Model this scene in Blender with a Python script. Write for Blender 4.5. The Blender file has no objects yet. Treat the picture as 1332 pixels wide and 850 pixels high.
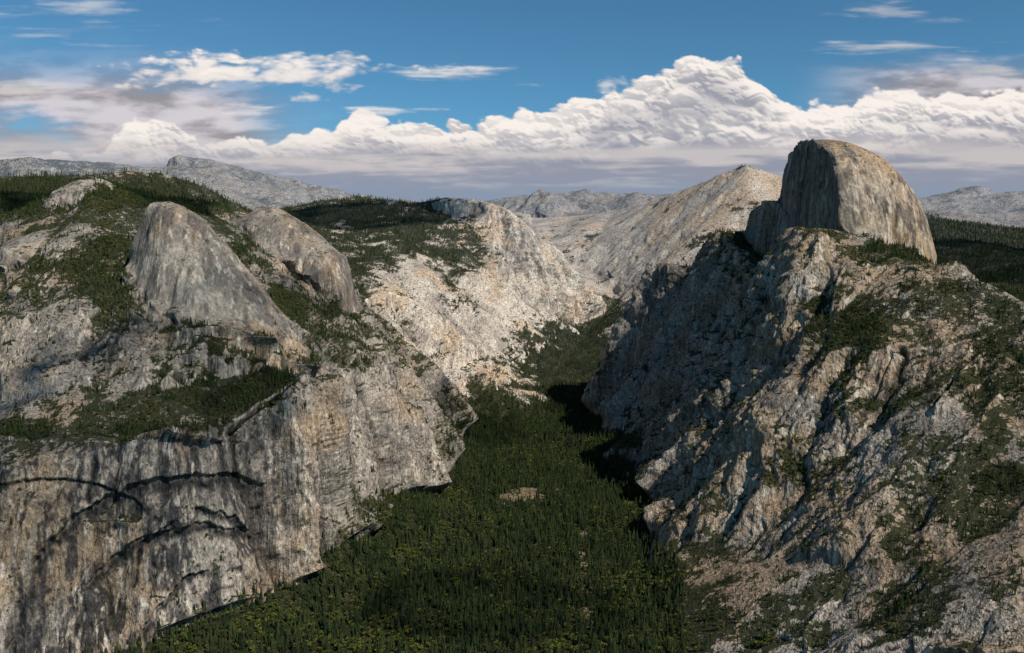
import bpy, math, numpy as np, time
from mathutils import Vector, geometry
rng=np.random.default_rng(7)
F=1135.0; PIT=-math.atan(100/F); cp=math.cos(PIT); sp=math.sin(PIT)
f4=np.float32
# ---------------------------------------------------------------- survey helpers
def P(px,py,r):
    u=(px-666)/F; v=(425-py)/F
    Y=cp-v*sp; Z=sp+v*cp; h=math.hypot(u,Y)
    return (u/h*r, Y/h*r, Z/h*r)
def Q(px,r,z):
    u=(px-666)/F; h=math.hypot(u,1.0)
    return (u/h*r, 1.0/h*r, z)
def bearing(x,y,z):
    d=y*cp+z*sp; up=-y*sp+z*cp
    return 666+F*x/d, 425-F*up/d
# ---------------------------------------------------------------- noise
LT=rng.random(64*64*64).astype(f4)*2-1
def vnoise(x,y,z):
    xi=np.floor(x); yi=np.floor(y); zi=np.floor(z)
    fx=(x-xi).astype(f4); fy=(y-yi).astype(f4); fz=(z-zi).astype(f4)
    xi=xi.astype(np.int32)&63; yi=yi.astype(np.int32)&63; zi=zi.astype(np.int32)&63
    fx=fx*fx*(3-2*fx); fy=fy*fy*(3-2*fy); fz=fz*fz*(3-2*fz)
    x1=(xi+1)&63; y1=((yi+1)&63)*64; z1=((zi+1)&63)*4096
    yi=yi*64; zi=zi*4096
    a=LT[xi+yi+zi]; a=a+(LT[x1+yi+zi]-a)*fx
    b=LT[xi+y1+zi]; b=b+(LT[x1+y1+zi]-b)*fx
    a=a+(b-a)*fy
    c=LT[xi+yi+z1]; c=c+(LT[x1+yi+z1]-c)*fx
    d=LT[xi+y1+z1]; d=d+(LT[x1+y1+z1]-d)*fx
    c=c+(d-c)*fy
    return a+(c-a)*fz
def fbm(x,y,z,o=4,g=0.5,ridge=False,off=0.0):
    s=0; a=1.0; n=0
    x=(x+off+13.7).astype(f4); y=(y+off*1.7+5.1).astype(f4); z=(z-off*0.7+9.2).astype(f4)
    for i in range(o):
        v=vnoise(x,y,z)
        if ridge: v=1-2*np.abs(v)
        s=s+v*f4(a); n+=a; a*=g
        x,y,z=(1.62*x+1.19*y+3.3),(1.62*y-1.19*x+0.31*z+1.7),(2.01*z-0.2*x+7.9)
    return s/f4(n)
def sstep(a,b,x):
    t=np.clip((x-a)/(b-a),0,1); return t*t*(3-2*t)
J2=(rng.random((256,256,2)).astype(f4)-.5)*.5
def gully(x,y,sx,sy,lam,seed):
    qx=(x/lam+seed).astype(f4); qy=(y/lam+seed*1.7).astype(f4)
    ix=np.floor(qx); iy=np.floor(qy); fx=qx-ix; fy=qy-iy
    ix=ix.astype(np.int32); iy=iy.astype(np.int32); C=0; S=0
    for ox in (-1,0,1):
        for oy in (-1,0,1):
            j=J2[(ix+ox)&255,(iy+oy)&255]
            vx=fx-(ox+.5+j[...,0]); vy=fy-(oy+.5+j[...,1])
            w=np.maximum(0,1-(vx*vx+vy*vy)/f4(1.5625)); w*=w
            ph=f4(2*math.pi)*(vx*sx+vy*sy)
            C=C+np.cos(ph)*w; S=S+np.sin(ph)*w
    m=np.sqrt(C*C+S*S)+1e-4
    return C/m,S/m
# ---------------------------------------------------------------- terrain survey lines
L=[]
def line(*pts): L.append(list(pts))
line(*[Q(p,900,-990) for p in (-420,0,300,666,1000,1332,1800)])
line(*[Q(p,20000,300) for p in (-420,0,300,666,1000,1332,1800)])
line(P(-420,900,2300),P(0,870,2330),P(130,862,2280),P(190,830,2310),P(300,790,2370),P(400,750,2500),P(442,705,2650),P(436,625,2800),P(500,645,3030),P(545,645,3270),P(592,632,3480))
line(Q(-420,2000,-985),Q(0,2100,-985),Q(300,2150,-985),Q(450,2380,-978),Q(560,2700,-972))
line(P(-420,620,2600),P(0,612,2520),P(100,585,2470),P(200,572,2450),P(300,560,2490),P(345,525,2570),P(395,487,2640),P(428,510,2900),P(480,515,3110),P(530,555,3320),P(585,618,3540))
line(P(-420,540,2900),P(0,530,2850),P(100,500,2760),P(200,510,2680),P(280,500,2720),P(345,482,2800))
line(P(-420,420,3300),P(0,420,3250),P(100,400,3100),P(170,400,2950),P(260,440,2850),P(330,455,2900),P(380,440,3050),P(430,450,3250),P(480,470,3500),P(540,530,3800),P(590,590,3900))
line(P(-420,320,3900),P(0,330,3750),P(60,310,3700),P(110,290,3650),P(160,315,3400),P(230,330,3450),P(300,340,3600),P(360,380,3500),P(410,400,3700),P(450,420,3900),P(500,465,4000),P(550,520,4150),P(600,570,4250))
line(P(-420,270,4600),P(0,285,4200),P(90,248,4100),P(125,234,4100),P(170,250,4200),P(210,262,4400),P(280,265,4500),P(320,290,4600),P(415,335,4450),P(440,372,4400),P(470,402,4350),P(520,452,4400),P(570,507,4500),P(610,560,4550))
line(P(-420,225,5600),P(0,230,5400),P(60,232,5400),P(110,228,5500),P(160,222,5600),P(210,225,5800),P(250,238,5800),P(300,262,5800),P(340,278,5800))
line(Q(-420,7000,50),Q(0,7000,50),Q(150,7000,50),Q(300,7000,50))
line(Q(330,5050,0),Q(420,5000,-350),Q(480,5000,-550),Q(540,4950,-750),Q(600,4900,-880),P(650,555,4700))
line(P(580,480,5200),P(640,515,5000),P(675,518,5050))
line(P(440,360,5600),P(500,380,5500),P(560,410,5500),P(600,430,5500),P(630,465,5400),P(670,500,5300))
line(P(400,330,6000),P(450,342,5900),P(500,345,5950),P(550,350,6000),P(590,362,6100),P(640,415,6050),P(690,462,5900))
line(P(540,262,7700),P(580,255,7500),P(620,258,7350),P(652,266,7200),P(680,292,7050),P(705,322,7000),P(735,352,7050),P(770,388,7200))
line(P(600,325,6750),P(630,345,6600),P(680,385,6600),P(720,410,6700),P(750,425,6850))
line(P(590,285,7250),P(620,290,7100),P(650,300,6980),P(675,318,6900))
line(P(380,275,7500),P(420,262,8000),P(470,253,8300),P(520,263,8000),P(540,262,7700))
line(P(380,300,6700),P(450,300,6900),P(520,300,6800))
line(Q(400,9800,150),Q(500,9800,150),Q(600,9300,-50),Q(680,8600,-200),Q(720,8000,-300))
line(P(-420,215,12000),P(0,214,12000),P(40,206,12000),P(90,224,12000),P(130,214,13000),P(180,221,13000),P(215,224,13000),P(232,203,13000),P(250,213,12900),P(262,208,12900),P(280,222,12500),P(310,240,12000),P(350,252,12000),P(385,270,12000),P(440,262,12500),P(500,262,13000),P(600,268,13000),P(680,262,12500),P(700,248,12500),P(730,258,12800),P(760,250,13000),P(800,258,12800),P(830,254,12500),P(880,262,12500),P(1000,262,13000),P(1190,270,14000),P(1230,258,15000),P(1250,264,15000),P(1275,244,15500),P(1300,260,15500),P(1332,250,15500),P(1800,255,15500))
line(Q(-420,9500,200),Q(0,9500,200),Q(235,10000,200),Q(400,9800,150))
line(P(700,283,10500),P(745,281,10500),P(800,274,10000),P(860,257,9500),P(905,240,9000),P(940,224,8700),P(970,212,8500),P(1010,226,8500),P(1060,238,8500),P(1150,262,8600),P(1200,284,8700),P(1260,292,9000),P(1332,298,9000),P(1800,297,8500))
line(Q(720,11500,200),Q(800,11500,200),Q(1000,11000,300),Q(1200,11500,-200),Q(1332,11500,-200),Q(1800,11500,0))
line(P(720,318,9200),P(770,320,9000),P(830,305,8700),P(880,290,8300),P(930,270,8000),P(980,265,7800),P(1030,280,7600))
line(P(800,372,8100),P(835,362,7700),P(880,345,7200),P(930,340,6800),Q(1000,6500,-250),Q(1100,6000,-350),P(1200,345,6500),P(1332,345,6500),P(1800,345,6500))
line(P(645,610,3850),P(665,570,4450),P(705,517,5250),P(728,480,5800),P(760,440,6500),P(797,405,7300),P(805,388,7800),P(765,352,8700))
line(Q(1240,4600,-250),P(1332,386,4300),P(1800,386,4300))
line(Q(1240,3750,-300),Q(1332,3550,-320),Q(1800,3500,-330))
line(P(1050,298,3450),P(1100,330,3350),P(1160,340,3300),P(1222,350,3200),P(1270,368,3100),P(1332,393,3000),P(1800,420,2900))
line(P(1075,300,3580),P(1100,300,3570),P(1160,320,3560),P(1215,345,3520))
line(Q(1130,4800,-250),Q(1200,4300,-250),Q(1060,5000,-150))
line(P(1035,335,3680),P(1000,350,3950),P(975,330,4250),P(955,305,4500),P(935,312,4600),P(905,345,4720),P(872,345,4850),P(860,354,4900),P(846,400,4850),P(826,460,4750),P(810,510,4600),P(788,552,4450),P(730,584,4300))
line(Q(940,5400,-200),Q(905,5500,-420),Q(880,5550,-620),Q(850,5600,-740),Q(815,5350,-860),Q(770,4950,-935))
line(P(985,385,4050),P(950,425,4080),P(915,465,4100),P(885,515,4000),P(855,560,3870),P(825,600,3750),P(795,622,3700))
line(P(905,400,4500),P(872,450,4500),P(845,515,4300),P(812,562,4150),P(770,594,4050))
line(P(1050,298,3450),P(1045,350,3350),P(1030,400,3250),P(1010,450,3160),P(960,530,3060),P(900,610,2990),P(862,670,2960))
line(P(1010,380,3800),P(985,440,3700),P(930,520,3600),P(880,590,3450),P(840,640,3350))
line(P(845,700,2850),P(838,760,2480),P(870,810,2230),P(905,855,2020),Q(950,1850,-985),Q(1100,1740,-985),Q(1200,1680,-985),Q(1332,1620,-980),Q(1800,1600,-980))
line(P(1065,440,3000),P(1100,450,2920),P(1180,450,2850),P(1260,450,2800),P(1332,470,2750),P(1800,500,2650))
line(P(970,600,2800),P(1020,580,2720),P(1100,590,2580),P(1180,590,2480),P(1260,600,2420),P(1332,610,2380),P(1800,640,2300))
line(P(900,700,2600),P(960,720,2420),P(1030,730,2300),P(1120,740,2180),P(1220,750,2080),P(1332,760,2000),P(1800,800,1950))
line(P(900,775,2300),P(960,810,2120),P(1050,835,2010),P(1200,850,1880),P(1332,855,1830),P(1800,880,1800))
for q in (Q(666,3000,-980),Q(700,2500,-982),Q(600,3300,-975),Q(760,3300,-975),Q(700,3900,-970),P(475,705,2800)): line(q)
V2=[];ZZ=[];E=[]; key={}
for l in L:
    prev=None
    for p in l:
        k=(round(p[0],1),round(p[1],1))
        if k not in key:
            key[k]=len(V2); V2.append(Vector((p[0],p[1]))); ZZ.append(p[2])
        if prev is not None: E.append((prev,key[k]))
        prev=key[k]
res=geometry.delaunay_2d_cdt(V2,E,[],0,0.01)
ov,of,oo=res[0],res[2],res[3]
inX=np.array([v.x for v in V2]); inY=np.array([v.y for v in V2]); inZ=np.array(ZZ)
oz=[]
for i,v in enumerate(ov):
    if len(oo[i]): oz.append(inZ[oo[i][0]])
    else:
        best=[]
        for a,b in E:
            ax,ay,bx,by=inX[a],inY[a],inX[b],inY[b]
            dx,dy=bx-ax,by-ay; t=((v.x-ax)*dx+(v.y-ay)*dy)/(dx*dx+dy*dy)
            if -0.001<=t<=1.001 and math.hypot(ax+t*dx-v.x,ay+t*dy-v.y)<1: best.append(inZ[a]*(1-t)+inZ[b]*t)
        oz.append(np.mean(best) if best else 0)
# ---------------------------------------------------------------- polar survey grid
NA=1300; NR0=1300; NR=1350
az=np.linspace(-math.atan((666+170)/F),math.atan((1510-666)/F),NA)
lr=np.linspace(math.log(1400),math.log(17500),NR0)
R0=np.exp(lr)
H=np.full((NA,NR0),np.nan)
sa,ca=np.sin(az),np.cos(az)
for t in of:
    T=[(ov[i].x,ov[i].y,oz[i]) for i in t]
    (x0,y0,z0),(x1,y1,z1),(x2,y2,z2)=T
    det=(y1-y2)*(x0-x2)+(x2-x1)*(y0-y2)
    if abs(det)<1e-6: continue
    A=[math.atan2(p[0],p[1]) for p in T]; i0=np.searchsorted(az,min(A)); i1=np.searchsorted(az,max(A))
    if i1<=i0: continue
    rs=[math.hypot(p[0],p[1]) for p in T]
    rmin=min(rs)
    for k in range(3):
        a=T[k];b=T[(k+1)%3]; dx,dy=b[0]-a[0],b[1]-a[1]
        q=-(a[0]*dx+a[1]*dy)/(dx*dx+dy*dy+1e-9); q=min(1,max(0,q)); rmin=min(rmin,math.hypot(a[0]+q*dx,a[1]+q*dy))
    j0=max(0,np.searchsorted(R0,rmin)-1); j1=np.searchsorted(R0,max(rs))+1
    X=sa[i0:i1,None]*R0[None,j0:j1]; Y=ca[i0:i1,None]*R0[None,j0:j1]
    if X.size==0: continue
    a=((y1-y2)*(X-x2)+(x2-x1)*(Y-y2))/det; b=((y2-y0)*(X-x2)+(x0-x2)*(Y-y2))/det; c=1-a-b
    m=(a>=-1e-6)&(b>=-1e-6)&(c>=-1e-6)
    sub=H[i0:i1,j0:j1]; sub[m]=(a*z0+b*z1+c*z2)[m]
H=np.nan_to_num(H,nan=-900).astype(f4)
def blur(M,ax,n):
    k=np.hanning(n*2+3)[1:-1]; k/=k.sum()
    pad=[(0,0),(0,0)]; pad[ax]=(n,n); Mp=np.pad(M,pad,mode='edge'); o=np.zeros_like(M)
    for i,w in enumerate(k):
        o+=f4(w)*(Mp[i:i+M.shape[0],:] if ax==0 else Mp[:,i:i+M.shape[1]])
    return o
H=blur(blur(H,0,6),1,4)
X=(sa[:,None]*R0[None,:]).astype(f4); Y=(ca[:,None]*R0[None,:]).astype(f4)
DM=np.zeros_like(H)
def domemax(Z,k=20.0):
    global H,DM
    h=np.clip(.5+.5*(Z-H)/k,0,1)
    H=H*(1-h)+Z*h+k*h*(1-h); DM=np.maximum(DM,sstep(.3,1,h))
def cdome(px,py,r,mR,mL,c,rad,front=1.0,shear=0.0,k=22.,mF=None):
    cx,cy,cz=P(px,py,r); n=math.hypot(cx,cy)
    fx,fy=cx/n,cy/n
    t=(X-cx)*fy-(Y-cy)*fx; s=(X-cx)*fx+(Y-cy)*fy
    t=t+shear*np.minimum(s,0)
    m=mL+(mR-mL)*sstep(-90,90,t)
    ms=np.where(s<0,mF or mR,mR)
    d2=(t*m)**2+(s*ms)**2
    z=cz-(np.sqrt(d2+c*c)-c)
    fade=sstep(rad*.7,rad,np.hypot(t,s))
    domemax(z-fade*400,k)
wv=34*fbm(X/220,Y/220,X*0,3,.5,False,5.); wv2=60*fbm(X/150,Y/150,X*0+3,3,.55,False,8.)
X0_,Y0_=X,Y
X=X+wv; Y=Y+wv2
cdome(217,263,3150,1.32,2.4,100,560,1,.26,60.,1.8)
cdome(352,270,4350,1.1,.95,120,420,1,.3,50.,1.2)
cdome(125,233,4080,1.1,.7,60,220)
cdome(60,300,3750,.9,.7,60,220)
X,Y=X0_,Y0_
# half dome
hx,hy,_=P(1078,190,3720); th=math.radians(-1.5)
S=(X-hx)*math.sin(th)+(Y-hy)*math.cos(th); Tt=(X-hx)*math.cos(th)-(Y-hy)*math.sin(th)
Tt=Tt+10*np.sin(S/90.0)+4*np.sin(S/31.0)+2*np.sin(S/13.)
def hdome(s0,A,tp,B,zb,H0,ps,pt,t0,cl_=16.,kk=6.):
    tt=Tt-t0
    tq=np.maximum(tt,0)
    q=(np.abs(S-s0)/A)**ps+(np.abs(tq-tp)/(B-tp))**pt
    z=zb+H0*np.sqrt(np.clip(1-q,0,1))
    z=np.where(q<1,z,-3000)
    z=np.where(tt<0,z+tt*cl_,z)
    domemax(z,kk)
hdome(245,415,50,505,-180,637,2.8,2.0,0)
hdome(640,520,20,380,-170,400,1.5,2.0,-28,6.,40.)
# ---------------------------------------------------------------- adaptive resample along each bearing
dr=np.diff(R0)[None,:]; dz=np.diff(H,axis=1); rm=R0[None,1:]
w=np.sqrt((0.30*dr)**2+dz**2)/rm
w=blur(w,0,6)
C=np.concatenate([np.zeros((NA,1)),np.cumsum(w,axis=1)],axis=1)
RR=np.empty((NA,NR),f4); ZN=np.empty((NA,NR),f4); DD=np.empty((NA,NR),f4); tq=np.linspace(0,1,NR); ar_=np.arange(NR0)
for i in range(NA):
    c=C[i]/C[i,-1]; jj=np.interp(tq,c,ar_)
    RR[i]=np.interp(jj,ar_,R0); ZN[i]=np.interp(jj,ar_,H[i]); DD[i]=np.interp(jj,ar_,DM[i])
X=(sa[:,None]*RR).astype(f4); Y=(ca[:,None]*RR).astype(f4); Z=ZN
TF=(X-hx)*math.cos(th)-(Y-hy)*math.sin(th)
def normals(X,Y,Z):
    ux,uy,uz=np.gradient(X,axis=0),np.gradient(Y,axis=0),np.gradient(Z,axis=0)
    vx,vy,vz=np.gradient(X,axis=1),np.gradient(Y,axis=1),np.gradient(Z,axis=1)
    nx=uy*vz-uz*vy; ny=uz*vx-ux*vz; nz=ux*vy-uy*vx
    l=np.sqrt(nx*nx+ny*ny+nz*nz)+1e-9
    return nx/l,ny/l,nz/l,l
nx,ny,nz,_=normals(X,Y,Z)
def bl(a): return blur(blur(a,0,9),1,9)
nx=bl(nx);ny=bl(ny);nz=bl(nz)
l=np.sqrt(nx*nx+ny*ny+nz*nz)+1e-6; sg=np.sign(nz.mean()); nx,ny,nz=nx/l*sg,ny/l*sg,nz/l*sg
steep=sstep(0.05,0.40,1-nz); px,py=bearing(X,Y,Z)
far=sstep(5200,8000,RR); slabs=((RR>7300)&(px>690)&(RR<11000)).astype(f4)
amp=0.10+0.90*steep
dm=1-0.86*DD
flo=1-0.93*sstep(-880,-940,Z)*(1-steep)
amp=amp*flo
# fall-line gullies and buttresses (branching)
gx=-nx/np.maximum(nz,.25); gy=-ny/np.maximum(nz,.25)
wx=X+46*fbm(X/160,Y/160,Z/160,4,.55,False,3.1); wy=Y+46*fbm(X/160,Y/160,Z/160,4,.55,False,23.1)
wz=.25*Z
gul=np.zeros_like(Z); gcol_=np.zeros_like(Z)
for lam,a,sd_ in ((520,.10,1.3),(250,.10,4.1),(112,.095,9.7),(52,.085,17.3),(24,.08,31.9)):
    gl=np.sqrt(gx*gx+gy*gy)+1e-5; sx_,sy_=gy/gl,-gx/gl
    c,s=gully(wx+wz*.3,wy,sx_,sy_,lam*1.0,sd_)
    h=2*np.sqrt(np.maximum(0,(1+c)/2))-1
    gul+=lam*a*h; gcol_+=h*(.5 if lam>100 else .3)
    k=-s*(6.28*a*.8)
    gx=gx+sx_*k; gy=gy+sy_*k
n1=fbm(X/300,Y/300,Z/380,5,.55,True,3.1)
n2=fbm((X+.5*Z)/85,Y/85,Z/190,4,.6,True,11.3)
n3=fbm(X/38,Y/38,Z/60,4,.6,False,31.0)
n4=fbm(X/16,Y/16,Z/30,3,.65,True,51.0)
am=(px<345)&(py>575)&(RR<2720); amL=(px<620)&(RR<3700)
led=Z+26*n3+30*n1; lt=led/46.0; lf=lt-np.floor(lt); ledg=(sstep(.0,.25,lf)-lf)
disp=dm*amp*(1-.55*slabs)*(gul+(46+26*far)*(n1-.25)+(17+8*far)*(n2-.2)+8*n3+11*ledg*sstep(.2,.5,1-nz)*np.where(amL,.12,1))+amp*(0.2+0.8*dm)*4.2*n4*(1-.6*slabs)
disp+=DD*amp*(9*fbm(X/90,Y/90,Z/160,4,.5,True,61.)+ .09*gul)
disp+=sstep(8800,11000,RR)*(1-slabs)*90*fbm(X/600,Y/600,Z/600,5,.6,True,66.)
arch=np.zeros_like(Z); lip=np.zeros_like(Z)
wob=9*n2+8*n3
for cx,cy,rx,ry,dep in ((255,860,250,250,20),(265,880,190,205,13),(300,840,118,108,16),(262,765,95,108,14),(70,668,120,46,12)):
    e=np.sqrt(((px-cx)/rx)**2+((py-cy)/ry)**2)+wob/ (rx*1.1)
    ins=sstep(1.0,0.985,e)*(py<cy+10)
    brk=sstep(-.45,-.1,fbm(X/90,Y/90,Z/90,3,.5,False,cx*1.0))
    arch+=np.where(am,ins*brk*dep*sstep(0.2,1.0,e),0)
    lip=np.maximum(lip,np.where(am&(py<cy+10),brk*np.exp(-((e-0.955)/0.035)**2),0))
disp=disp*np.where(am,.6,1)-arch
X=X+nx*disp; Y=Y+ny*disp; Z=Z+nz*disp*(0.75)
nx,ny,nz,ar=normals(X,Y,Z); sg=np.sign(nz.mean()); nx*=sg;ny*=sg;nz*=sg
slope=1-nz; px,py=bearing(X,Y,Z)
# ---------------------------------------------------------------- vegetation map
big=fbm(X/240,Y/240,Z/240,4,.55,False,71.0); med=fbm(X/60,Y/60,Z/60,4,.6,False,81.0)
veg=np.zeros_like(Z)
def vb(cx,cy,rx,ry,s=1.0,r0=0,r1=99999):
    global veg
    e=((px-cx)/rx)**2+((py-cy)/ry)**2
    veg=np.maximum(veg,s*np.where((RR>r0)&(RR<r1),np.clip(1.35-e*0.8,0,1.1),0))
for b in ((150,262,170,26,.9,3900),(40,255,80,34,.9,3900),(140,365,45,60,.85),(205,368,40,14,1.0),(300,500,100,50,.95),(385,430,60,65,.9),(40,570,75,26,.85),
          (285,252,70,24,.9,3900),(440,365,45,28,.9,3800),(480,300,125,45,.85,5500),(600,390,28,50,.6,5500),(570,315,55,30,.7,5500),
          (750,470,85,55,1.1,4800),(785,410,45,22,1.0,6000),(620,560,100,55,1.1),(480,700,75,90,1.05),(360,825,190,42,1.1),(470,450,60,50,.65),(170,560,120,12,.8),
          (950,330,36,28,.95),(985,390,36,50,.85),(1090,430,62,45,.85),(1150,330,60,18,.8),(1305,500,66,55,.8),(1310,628,42,24,.8),
          (1110,520,35,45,.6),(1000,600,40,50,.45),(930,640,40,40,.45),(900,800,60,60,.55),(950,450,30,40,.75),(1230,380,60,20,.5),
          (450,620,30,20,.8),(1190,800,70,50,.45),(240,430,40,30,.7),(330,330,35,30,.9),(60,340,70,20,.5)): vb(*b)
flr=sstep(-870,-925,Z)*sstep(.35,.2,slope)*np.where((px>850)&(py>720),sstep(920,870,px),1)
veg=np.maximum(veg,1.35*flr)
veg=np.maximum(veg,np.where(RR<4600,np.where(px>840,.18,.24),0))
veg=np.where((px>1170)&(RR>3900)&(RR<11000),1.0,veg)
veg=np.where((RR>9500),np.where((px<150)|((px>1180)&(RR<12000)),.6,.15),veg)
veg=np.where((DD>.6)&(RR<4500),veg*.3,veg)
veg=np.where((px<120)&(py>390)&(py<545)&(RR<3600),veg*.5-.15,veg)
veg=np.where(am,veg-.2,veg)
thr=veg*.92+0.85*big+0.8*med-.14*gcol_*(1-flr)-0.8*sstep(.30,.66,slope)
forest=sstep(.42,.52,thr)
forest*= 1-0.9*(DD>.5)*(px<1000)
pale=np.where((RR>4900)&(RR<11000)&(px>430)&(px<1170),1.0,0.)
scrub=sstep(.0,.45,thr+.2*(1-sstep(.15,.45,slope))-.28*pale)*(1-forest)*(1-.9*DD)
clr=np.exp(-(((px-685-12*med*3)/34)**2+((py-645+20*med)/9)**2))*sstep(-.35,.1,n3+.3)+np.exp(-(((px-755-.05*(py-700)-28*med)/8)**2))*sstep(670,700,py)*sstep(860,780,py)*sstep(.0,.3,med+.1)
clr=np.clip(clr*(Z<-900),0,1); forest*=1-sstep(.3,.6,clr)
# ---------------------------------------------------------------- rock colour (albedo, plus painted gully shade, face shade and distance haze)
def lerp(a,b,t): return a+(b-a)*t[...,None]
def K(*a): return np.array(a,f4)[None,None]
t1=sstep(-.3,.35,fbm(X/130,Y/130,Z/200,5,.6,False,91.0)+.10*gcol_)  # random tone, with a little painted occlusion from gully depth
col=lerp(K(.16,.145,.13),K(.315,.28,.24),t1)
col=lerp(col,K(.285,.21,.14),0.8*sstep(-.05,.4,fbm(X/210,Y/210,Z/210,4,.55,False,101.0)+np.where(px>840,.24,-.03)))
st=fbm(X/14,Y/14,Z/260,4,.65,False,111.0)
stb=sstep(-.3,.2,fbm(X/180,Y/180,Z/260,2,.5,False,121.))
col=lerp(col,K(.05,.05,.052),0.85*stb*sstep(.03,.32,st)*sstep(.22,.5,slope)*(1-.6*slabs))
st3=fbm(X/30,Y/30,Z/800,4,.65,False,117.0)
col=lerp(col,K(.042,.042,.045),.9*am*sstep(-.02,.2,st3))
st2=fbm(X/17,Y/17,Z/300,4,.65,False,131.0)
col=lerp(col,K(.44,.40,.35),0.8*sstep(.14,.40,st2)*sstep(.2,.5,slope))
scr=sstep(.28,.42,fbm(X/24,Y/24,Z/170,4,.6,False,141.))*sstep(.2,.4,slope)
col=lerp(col,K(.48,.42,.34),.8*scr)
col=lerp(col,col*.45,sstep(.0,-.9,gcol_)*(1-DD)*(1-.5*slabs))  # gullies darkened in the colour, as painted cavity occlusion
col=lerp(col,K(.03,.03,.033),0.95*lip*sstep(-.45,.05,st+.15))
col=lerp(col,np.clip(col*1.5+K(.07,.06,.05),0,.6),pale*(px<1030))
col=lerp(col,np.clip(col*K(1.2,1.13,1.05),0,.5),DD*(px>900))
nwf_shade=DD*(TF<22)*(TF>-150)*(RR<5200)*(px>950)
col=lerp(col,col*K(.60,.68,.80),nwf_shade)  # shade on the north-west face deepened by a darker, bluer colour
big_st=fbm(X/40,Y/40,Z/500,3,.6,False,171.)
col=lerp(col,K(.085,.078,.075),.7*DD*sstep(.02,.28,big_st))
fc=lerp(K(.022,.026,.014),K(.05,.048,.026),sstep(-.3,.5,med))
col=lerp(col,fc,forest)
col=lerp(col,K(.075,.07,.04),.4*scrub*sstep(-.15,.2,med+.3*n3))
col=lerp(col,K(.20,.15,.095),sstep(.3,.6,clr))
haze_mix=sstep(4200,16500,RR)
col=lerp(col,K(.26,.31,.40),.5*haze_mix)  # aerial haze painted into the surface colour by distance
scrub=np.where(RR>9500,scrub*.5-.25,scrub)
# ---------------------------------------------------------------- mesh builder
def gridmesh(name,X,Y,Z,attrs,flip=False):
    n,m=X.shape; me=bpy.data.meshes.new(name)
    co=np.empty((n*m,3),f4); co[:,0]=X.ravel();co[:,1]=Y.ravel();co[:,2]=Z.ravel()
    me.vertices.add(n*m); me.vertices.foreach_set('co',co.ravel())
    idx=np.arange(n*m,dtype=np.int32).reshape(n,m)
    a=idx[:-1,:-1];b=idx[1:,:-1];c=idx[1:,1:];d=idx[:-1,1:]
    q=np.stack([a,b,c,d] if not flip else [a,d,c,b],-1).reshape(-1,4)
    me.loops.add(q.size); me.loops.foreach_set('vertex_index',q.ravel())
    me.polygons.add(len(q)); me.polygons.foreach_set('loop_start',np.arange(0,q.size,4,dtype=np.int32))
    me.polygons.foreach_set('use_smooth',np.ones(len(q),bool))
    me.update(calc_edges=True)
    for k,v in attrs.items():
        if v.ndim==3:
            at=me.color_attributes.new(k,'FLOAT_COLOR','POINT'); o=np.ones((n*m,4),f4); o[:,:v.shape[2]]=v.reshape(n*m,-1)
            at.data.foreach_set('color',o.ravel())
        else:
            at=me.attributes.new(k,'FLOAT','POINT'); at.data.foreach_set('value',v.ravel().astype(f4))
    ob=bpy.data.objects.new(name,me); bpy.context.scene.collection.objects.link(ob); return ob
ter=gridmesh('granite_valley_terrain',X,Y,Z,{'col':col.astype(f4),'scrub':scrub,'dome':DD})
# ---------------------------------------------------------------- node helper
class NT:
    def __init__(s,nt): s.nt=nt; nt.nodes.clear()
    def n(s,t,ins=None,**kw):
        nd=s.nt.nodes.new(t)
        for k,v in kw.items(): setattr(nd,k,v)
        for k,v in (ins or {}).items():
            if hasattr(v,'node'): s.nt.links.new(v,nd.inputs[k])
            else: nd.inputs[k].default_value=v
        return nd
def newmat(name):
    m=bpy.data.materials.new(name); m.use_nodes=True; return m,NT(m.node_tree)
m,g=newmat('granite_and_forest_floor')
geo=g.n('ShaderNodeNewGeometry'); pos=geo.outputs['Position']
att=g.n('ShaderNodeAttribute',attribute_name='col'); sc=g.n('ShaderNodeAttribute',attribute_name='scrub'); dmn=g.n('ShaderNodeAttribute',attribute_name='dome')
def mapn(scale,rot=(0,0,0)): return g.n('ShaderNodeMapping',{'Vector':pos,'Scale':scale,'Rotation':rot}).outputs[0]
n_f=g.n('ShaderNodeTexNoise',{'Vector':mapn((.10,.10,.08)),'Scale':1.0,'Detail':3.0,'Roughness':.75})
n_s=g.n('ShaderNodeTexNoise',{'Vector':mapn((.13,.13,.012)),'Scale':1.0,'Detail':2.0,'Roughness':.65})
n_c=g.n('ShaderNodeTexNoise',{'Vector':mapn((.022,.022,.011),(0.0,.5,0.0)),'Scale':1.0,'Detail':3.0,'Roughness':.6})
def mr(v,a,b,c,d): return g.n('ShaderNodeMapRange',{'Value':v,1:a,2:b,3:c,4:d}).outputs[0]
def mth(op,a,b,c=None):
    nd=g.n('ShaderNodeMath',{0:a,1:b},operation=op)
    if c is not None: nd.inputs[2].default_value=c
    return nd.outputs[0]
ck=mth('ABSOLUTE',mth('SUBTRACT',n_c.outputs[0],.5),0)
ckv=mr(ck,.0,.02,.5,1.0)
k=mth('MULTIPLY',mr(n_f.outputs[0],.32,.68,.52,1.48),mr(n_s.outputs[0],.3,.7,.66,1.34))
k=mth('MULTIPLY',k,ckv)
soft=mr(dmn.outputs['Fac'],0,1,1.0,.6)
k=mth('MULTIPLY_ADD',mth('SUBTRACT',k,1.0),soft,1.0)
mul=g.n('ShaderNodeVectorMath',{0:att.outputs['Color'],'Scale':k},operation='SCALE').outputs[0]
n_v=g.n('ShaderNodeTexNoise',{'Vector':mapn((.055,.055,.065)),'Scale':1.0,'Detail':3.0,'Roughness':.75})
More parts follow.
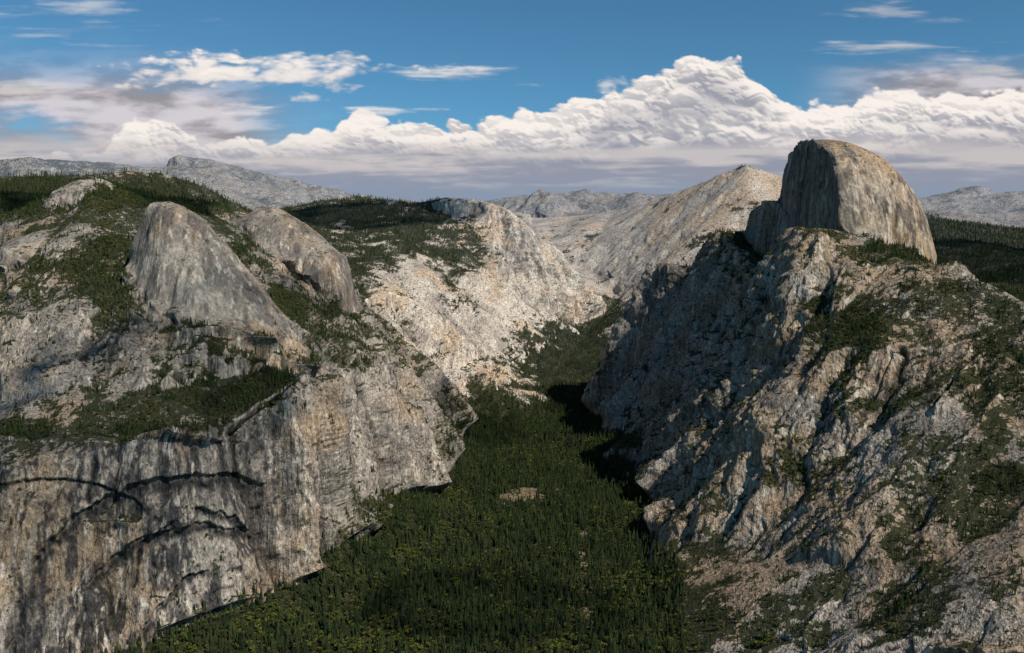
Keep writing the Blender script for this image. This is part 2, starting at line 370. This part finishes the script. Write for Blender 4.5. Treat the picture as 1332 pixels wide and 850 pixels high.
sep=g.n('ShaderNodeSeparateXYZ',{0:geo.outputs['Normal']})
vv=mth('ADD',mr(n_v.outputs[0],.35,.65,-.6,.6),mth('ADD',mr(sep.outputs[2],.3,.8,-.35,.2),mr(sc.outputs['Fac'],0,1,-.40,.42)))
vm=mr(vv,.12,.20,0,.93)
mix=g.n('ShaderNodeMix',{0:vm,6:mul,7:(.026,.032,.016,1)},data_type='RGBA')
bmp=g.n('ShaderNodeBump',{'Height':mth('ADD',n_f.outputs[0],mth('MULTIPLY',n_s.outputs[0],1.1)),'Strength':mr(dmn.outputs['Fac'],0,1,.9,.5),'Distance':7.0})
bs=g.n('ShaderNodeBsdfDiffuse',{'Color':mix.outputs[2],'Roughness':0.0,'Normal':bmp.outputs[0]})
g.n('ShaderNodeOutputMaterial',{0:bs.outputs[0]})
ter.data.materials.append(m)
# ---------------------------------------------------------------- trees
def treemat(name,c0,c1):
    m,g=newmat(name)
    oi=g.n('ShaderNodeObjectInfo')
    mx=g.n('ShaderNodeMix',{0:oi.outputs['Random'],6:c0,7:c1},data_type='RGBA')
    b=g.n('ShaderNodeBsdfDiffuse',{'Color':mx.outputs[2]})
    g.n('ShaderNodeOutputMaterial',{0:b.outputs[0]}); return m
mc=treemat('conifer_needles',(.012,.023,.013,1),(.05,.066,.024,1)); mb=treemat('oak_leaves',(.045,.062,.018,1),(.11,.125,.03,1))
mt,gt=newmat('bark'); gt.n('ShaderNodeOutputMaterial',{0:gt.n('ShaderNodeBsdfDiffuse',{'Color':(.07,.045,.03,1)}).outputs[0]})
protos=bpy.data.collections.new('tree_kinds')
def mkobj(name,vs,fs,mats,mi):
    me=bpy.data.meshes.new(name); me.from_pydata(vs,[],fs); 
    for q in mats: me.materials.append(q)
    me.polygons.foreach_set('material_index',mi); ob=bpy.data.objects.new(name,me); protos.objects.link(ob)
def conifer(name,h,w,seed,bare):
    r=np.random.default_rng(seed); vs=[];fs=[];mi=[]
    n=3
    for k,(z,rr) in enumerate(((0,.4),(h*.97,.05))):
        for i in range(n): a=i*2*math.pi/n; vs.append((math.cos(a)*rr,math.sin(a)*rr,z))
    for i in range(n): fs.append((i,(i+1)%n,n+(i+1)%n,n+i)); mi.append(1)
    nl=8
    for k in range(nl):
        f=k/(nl-1); zb=h*(bare+(1-bare)*f*.92); rad=w*(1-f)**.8*(.8+.4*r.random())+.35; top=zb+h*(1-bare)/nl*1.9
        nb=5; o=len(vs); vs.append((r.normal()*.1,r.normal()*.1,min(top,h)))
        a0=r.random()*6
        for i in range(nb*2):
            a=a0+i*math.pi/nb; q=rad*(.75+.5*r.random()) if i%2==0 else rad*.4
            vs.append((math.cos(a)*q,math.sin(a)*q,zb-(.10*q if i%2==0 else -.25*q)+r.normal()*.25))
        for i in range(nb*2): fs.append((o,o+1+i,o+1+(i+1)%(nb*2))); mi.append(0)
    mkobj(name,vs,fs,[mc,mt],mi)
conifer('k0_fir',34,4.6,1,.08); conifer('k1_pine',38,5.0,2,.28); conifer('k2_spruce',28,4.0,3,.05); conifer('k3_young',20,3.8,4,.05)
def oak(name,h,w,seed,nleaf=80):
    r=np.random.default_rng(seed); vs=[];fs=[];mi=[]
    for z,rr in ((0,.45),(h*.6,.2)):
        for i in range(4): a=i*2*math.pi/4; vs.append((math.cos(a)*rr,math.sin(a)*rr,z))
    for i in range(4): fs.append((i,(i+1)%4,4+(i+1)%4,4+i)); mi.append(1)
    cl=[(r.normal()*w*.35,r.normal()*w*.35,h*(.45+.4*r.random()),w*(.35+.25*r.random())) for _ in range(7)]
    for i in range(nleaf):
        c=cl[i%7]; d=r.normal(size=3); d/=np.linalg.norm(d); p=np.array(c[:3])+d*c[3]*(.7+.4*r.random())
        u=np.cross(d,r.normal(size=3)); u/=np.linalg.norm(u); v=np.cross(d,u); s=w*.2*(.7+.6*r.random()); t=d*s*.3*r.normal()
        o=len(vs)
        for a,b in ((1,.2),(0,1),(-1,0),(0,-1)): vs.append(tuple(p+u*s*a+v*s*b+t*(a*b+a)))
        fs.append((o,o+1,o+2,o+3)); mi.append(0)
    mkobj(name,vs,fs,[mb,mt],mi)
oak('k4_oak',14,7,5); oak('k5_shrub',6,5.,6,45)
area=ar
vis=(px>-60)&(px<1400)&(py<880)&(py>200)
spc=np.where(RR<4800,120.,np.where(RR<9500,380.,2000.))
pr=area/spc*forest*(RR<9500)*vis*np.clip(.5+1.0*sstep(-.4,.3,n3),0,1.2)
pr+=area/320.*scrub*(RR<9000)*vis*sstep(.66,.4,slope)*sstep(-.25,.2,med)
pr+=area/1400.*(RR<5200)*vis*sstep(.6,.35,slope)*(1-DD)*(1-forest)
fc_=(nx*X+ny*Y+nz*Z)/np.sqrt(X*X+Y*Y+Z*Z)
pr*=np.where(fc_>.12,.08,1)
sel=rng.random(pr.shape)<pr
sx,sy,sz=X[sel],Y[sel],Z[sel]; N=len(sx); rr=RR[sel]; isf=forest[sel]>.5
jit=rng.normal(0,2.0,(2,N)); 
kind=rng.choice([0,0,1,2,3,0,1,2,4],N); kind=np.where((med[sel]+.9*big[sel]+.2*rng.normal(size=N)>.34)&(rr<4500)&isf,4,kind)
kind=np.where(~isf,rng.choice([2,3,0,5,0],N),kind).astype(np.int32)
scl=(.5+.75*rng.random(N)**1.2)*np.where(rr>4800,1.2,1.0)*np.where(isf,np.where(Z[sel]>-850,.66,1.0),.58)
pm=bpy.data.meshes.new('conifer_forest'); pm.vertices.add(N)
pm.vertices.foreach_set('co',np.stack([sx+jit[0],sy+jit[1],sz-1.0],-1).astype(f4).ravel())
for nm,tp,v in (('kind','INT',kind),('sc','FLOAT',scl.astype(f4)),('rz','FLOAT',(rng.random(N)*6.28).astype(f4))):
    a=pm.attributes.new(nm,tp,'POINT'); a.data.foreach_set('value',v)
fo_=bpy.data.objects.new('conifer_forest',pm); bpy.context.scene.collection.objects.link(fo_)
ng=bpy.data.node_groups.new('scatter','GeometryNodeTree')
ng.interface.new_socket('Geometry',in_out='INPUT',socket_type='NodeSocketGeometry'); ng.interface.new_socket('Geometry',in_out='OUTPUT',socket_type='NodeSocketGeometry')
G=NT(ng); gi=G.n('NodeGroupInput')
ci=G.n('GeometryNodeCollectionInfo',{'Collection':protos,'Separate Children':True,'Reset Children':True})
ak=G.n('GeometryNodeInputNamedAttribute',{'Name':'kind'},data_type='INT'); asx=G.n('GeometryNodeInputNamedAttribute',{'Name':'sc'},data_type='FLOAT'); arz=G.n('GeometryNodeInputNamedAttribute',{'Name':'rz'},data_type='FLOAT')
cx=G.n('ShaderNodeCombineXYZ',{2:arz.outputs[0]})
ip=G.n('GeometryNodeInstanceOnPoints',{'Points':gi.outputs[0],'Instance':ci.outputs[0],'Pick Instance':True,'Instance Index':ak.outputs[0],'Rotation':cx.outputs[0],'Scale':asx.outputs[0]})
G.n('NodeGroupOutput',{0:ip.outputs[0]})
md=fo_.modifiers.new('scatter','NODES'); md.node_group=ng
# ---------------------------------------------------------------- sky backdrop with clouds
cx_=np.arange(-420,1770,1.5); cy_=np.arange(-160,345,1.2)
CX,CY=np.meshgrid(cx_,cy_,indexing='ij')
def worley(x,y,seed):
    xi=np.floor(x).astype(np.int32); yi=np.floor(y).astype(np.int32); best=np.full(x.shape,9.0,f4)
    fx=x-xi; fy=y-yi; s=int(seed*37)
    for dx in (-1,0,1):
        for dy in (-1,0,1):
            j=J2[(xi+dx+s)&255,(yi+dy+s*3)&255]
            best=np.minimum(best,(dx+.5+2*j[...,0]-fx)**2+(dy+.5+2*j[...,1]-fy)**2)
    return np.sqrt(best)
def puff(sx,sy,seed,gain=.45,oc=4):
    wx=8*vnoise(CX/22,CY/22,np.full_like(CX,seed)); wy=8*vnoise(CX/22,CY/22,np.full_like(CX,seed+9.5))
    s=0;a=1;n=0
    for o in range(oc):
        s=s+a*(1-1.25*worley((CX+wx)/sx,(CY+wy)/sy,seed+o)); n+=a; a*=gain; sx/=2.1; sy/=2.1
    return s/n
def f2(sx,sy,o,off): return fbm(CX/sx,CY/sy,np.full_like(CX,off),o,.55,False,off)
rgb=np.zeros(CX.shape+(3,)); alp=np.zeros(CX.shape)
def over(c,a):
    global rgb,alp
    a=np.clip(a,0,1); na=a+alp*(1-a)
    rgb[:]=(c*a[...,None]+rgb*(alp*(1-a))[...,None])/np.maximum(na,1e-5)[...,None]; alp=na
W_=np.array([.95,.88,.82]); G_=np.array([.33,.34,.40]); M_=np.array([.50,.46,.49])
vn=f2(170,34,5,2.0); vn2=f2(60,14,5,6.0)
veil=np.clip(np.exp(-((CX-70)/260)**4-((CY-168)/58)**2)*2.0,0,1)*sstep(-.8,.0,vn+.35*vn2)
veil=np.maximum(veil,sstep(1020,1220,CX)*sstep(55,115,CY+34*vn+14*vn2)*.95)
over(lerp(M_[None,None]*.62,M_[None,None]*1.35,sstep(-.35,.4,vn2+.5*vn)),veil*.96)
tx=[-420,-100,0,60,130,175,215,260,330,380,440,520,600,660,720,780,800,850,885,925,965,995,1030,1080,1120,1160,1200,1250,1300,1340,1770]
ty=[190,170,205,200,185,158,156,196,190,170,166,162,158,150,142,134,118,112,90,84,94,120,142,142,128,124,122,120,112,108,120]
T=np.interp(CX,tx,ty)
for k,(offy,sx,hgt,dk,sf) in enumerate(((0,50,32,0,4),(24,70,34,.18,8),(44,90,34,.30,14))):
    p=puff(sx,sx*.66,k*3+1)
    ln=14*vnoise(CX/80+k*7,np.zeros_like(CX),np.full_like(CX,k*3.3))
    d=CY-(T+offy*(1+ (150-T)/160)+ln)+hgt*.95*(p-.36)
    a=sstep(-1.5,sf,d)*(1 if k==0 else sstep(-.5,.1,vnoise(CX/120,CY/60,np.full_like(CX,k+30.))+.2))
    gy=np.gradient(p,axis=1)*sx; gx_=np.gradient(p,axis=0)*sx
    lit=.76+np.clip(.15*gy-.07*gx_,-.22,.18)+.34*(p-.35)-.72*sstep(2,60,d)
    lit=np.clip(lit-dk+.46*f2(110,34,4,k+20.),0,1)
    over(lerp(G_[None,None],W_[None,None],sstep(.05,.9,lit)),a)
sb=f2(210,14,5,31.); sb2=f2(60,8,4,35.)
ba=sstep(168,215,CY+30*sb)
over(lerp(np.array([.29,.31,.39])[None,None],np.array([.58,.54,.54])[None,None],sstep(-.3,.35,sb+.6*sb2-(CY-208)/90)),ba*.9)
hzz=sstep(215,262,CY+8*sb); over(np.broadcast_to(np.array([.24,.31,.42]),rgb.shape),hzz*.8)
def cl(cx,cy,rx,ry,s,soft,seed,sx=70,sy=16,tone=1.0,pw=.5):
    n=.9*f2(sx,sy,5,seed)+pw*(puff(26,12,seed)-.3)
    e=1-((CX-cx)/rx)**2-((CY-cy-.02*(CX-cx))/ry)**2
    d=e*.65+n*1.5-.3
    a=sstep(0,soft,d)*s*sstep(-1.6,-.1,e)
    lit=np.clip(.66-(CY-cy)/ry*.3+.6*n,0,1)
    over(lerp(np.array([.36,.38,.46])[None,None]*tone,W_[None,None]*tone,lit),a)
cl(250,92,125,30,1,.6,41); cl(400,92,150,23,.95,.8,42); cl(625,97,115,14,.75,.9,43,110,8,1,.2); cl(400,126,30,9,.75,.7,44); cl(480,146,60,8,.7,.8,45,70,6,1,.2)
cl(320,143,40,9,.5,.8,46,70,8,1,.2); cl(80,28,190,42,.6,1.0,47,120,12,1,.1); cl(1180,68,130,22,.7,1.0,48,130,9,.9,.1); cl(1195,12,120,24,.65,1.0,49,100,11,.9,.1)
cl(40,112,90,16,.6,.9,50,80,8,.9,.2); cl(1290,92,80,24,.65,1.0,51,80,10,.8,.2); cl(120,8,80,11,.4,1.1,52,80,9,1,.1); cl(560,143,30,6,.6,.8,53,50,6,1,.1); cl(800,112,28,15,.6,.9,54,50,14)
edge=sstep(-420,-250,CX)*sstep(1770,1600,CX)*sstep(-160,-60,CY)
alp*=edge
RS=70000.
u=(CX-666)/F; v=(425-CY)/F; Yd=cp-v*sp; Zd=sp+v*cp; hh=np.sqrt(u*u+Yd*Yd+Zd*Zd)
sky=gridmesh('sky',u/hh*RS,Yd/hh*RS,Zd/hh*RS,{'cloud':np.clip(rgb,0,2).astype(f4),'alpha':alp},True)
m,g=newmat('cloud_sky')
a1=g.n('ShaderNodeAttribute',attribute_name='cloud'); a2=g.n('ShaderNodeAttribute',attribute_name='alpha')
em=g.n('ShaderNodeEmission',{'Color':a1.outputs['Color'],'Strength':1.0}); tr=g.n('ShaderNodeBsdfTransparent')
mxs=g.n('ShaderNodeMixShader',{0:a2.outputs['Fac'],1:tr.outputs[0],2:em.outputs[0]})
g.n('ShaderNodeOutputMaterial',{0:mxs.outputs[0]}); sky.data.materials.append(m)
# ---------------------------------------------------------------- light
SAZ=math.radians(133); SEL=math.radians(46)
sd=Vector((math.sin(SAZ)*math.cos(SEL),math.cos(SAZ)*math.cos(SEL),math.sin(SEL)))
wd=bpy.data.worlds.new('World'); bpy.context.scene.world=wd; wd.use_nodes=True
g=NT(wd.node_tree)
st=g.n('ShaderNodeTexSky'); st.sky_type='NISHITA'; st.sun_disc=False; st.sun_elevation=SEL; st.sun_rotation=SAZ; st.altitude=2200; st.dust_density=0.1; st.ozone_density=4
tint=g.n('ShaderNodeVectorMath',{0:st.outputs[0],1:(.60,1.02,1.04)},operation='MULTIPLY')
g.n('ShaderNodeOutputWorld',{0:g.n('ShaderNodeBackground',{'Color':tint.outputs[0],'Strength':.085}).outputs[0]})
sl=bpy.data.lights.new('sun','SUN'); sl.energy=5.0; sl.angle=math.radians(.5); sl.color=(1,.915,.79)
so=bpy.data.objects.new('sun',sl); bpy.context.scene.collection.objects.link(so); so.rotation_euler=sd.to_track_quat('Z','Y').to_euler()
# added out-of-frame cumulus overhead, placed so their shade falls on chosen terrain
def cmat(op):
    mcl,g=newmat('shade_cloud_vapour')
    g.n('ShaderNodeOutputMaterial',{0:g.n('ShaderNodeMixShader',{0:op,1:g.n('ShaderNodeBsdfTransparent').outputs[0],2:g.n('ShaderNodeBsdfDiffuse',{'Color':(.8,.8,.8,1)}).outputs[0]}).outputs[0]})
    return mcl
thin=cmat(.16); thick=cmat(.34)
import bmesh
def shade_cumulus(px_,py_,r,rx,ry,seed,mat):
    t=Vector(P(px_,py_,r)); k=(2600-t.z)/sd.z; c=t+sd*k  # unseen cloud set sunward of its target spot to shade it
    bm=bmesh.new(); bmesh.ops.create_icosphere(bm,subdivisions=6,radius=1)
    P3=np.array([v.co for v in bm.verts]); n=fbm(P3[:,0]*1.5,P3[:,1]*1.5,P3[:,2]*1.5,6,.62,False,seed)
    for v,q in zip(bm.verts,n):
        s=1+1.1*float(q); z=v.co.z*s; v.co=Vector((v.co.x*s*rx,v.co.y*s*ry,z*(.35*min(rx,ry) if z>0 else 40)))
    me=bpy.data.meshes.new('offscreen_shade_cloud'); bm.to_mesh(me); bm.free(); me.materials.append(mat)
    for p in me.polygons: p.use_smooth=True
    ob=bpy.data.objects.new('offscreen_shade_cloud',me); ob.location=c; bpy.context.scene.collection.objects.link(ob)
shade_cumulus(130,560,2750,520,480,1.,thin); shade_cumulus(590,570,4500,260,300,2.,thin); shade_cumulus(480,290,7400,700,500,3.,thick); shade_cumulus(600,800,2350,330,230,4.,thin)
shade_cumulus(940,340,4600,220,200,6.,thin); shade_cumulus(1300,340,6500,900,900,7.,thick); shade_cumulus(150,265,4500,450,300,8.,thick); shade_cumulus(420,400,3900,220,240,9.,thin)
cam=bpy.data.cameras.new('camera'); cam.sensor_width=36; cam.lens=36*F/1332; cam.clip_start=1; cam.clip_end=200000
co=bpy.data.objects.new('camera',cam); bpy.context.scene.collection.objects.link(co); co.rotation_euler=(math.pi/2+PIT,0,0)
bpy.context.scene.camera=co
vs=bpy.context.scene.view_settings; vs.view_transform='Standard'; vs.look='None'; vs.exposure=0; vs.gamma=1
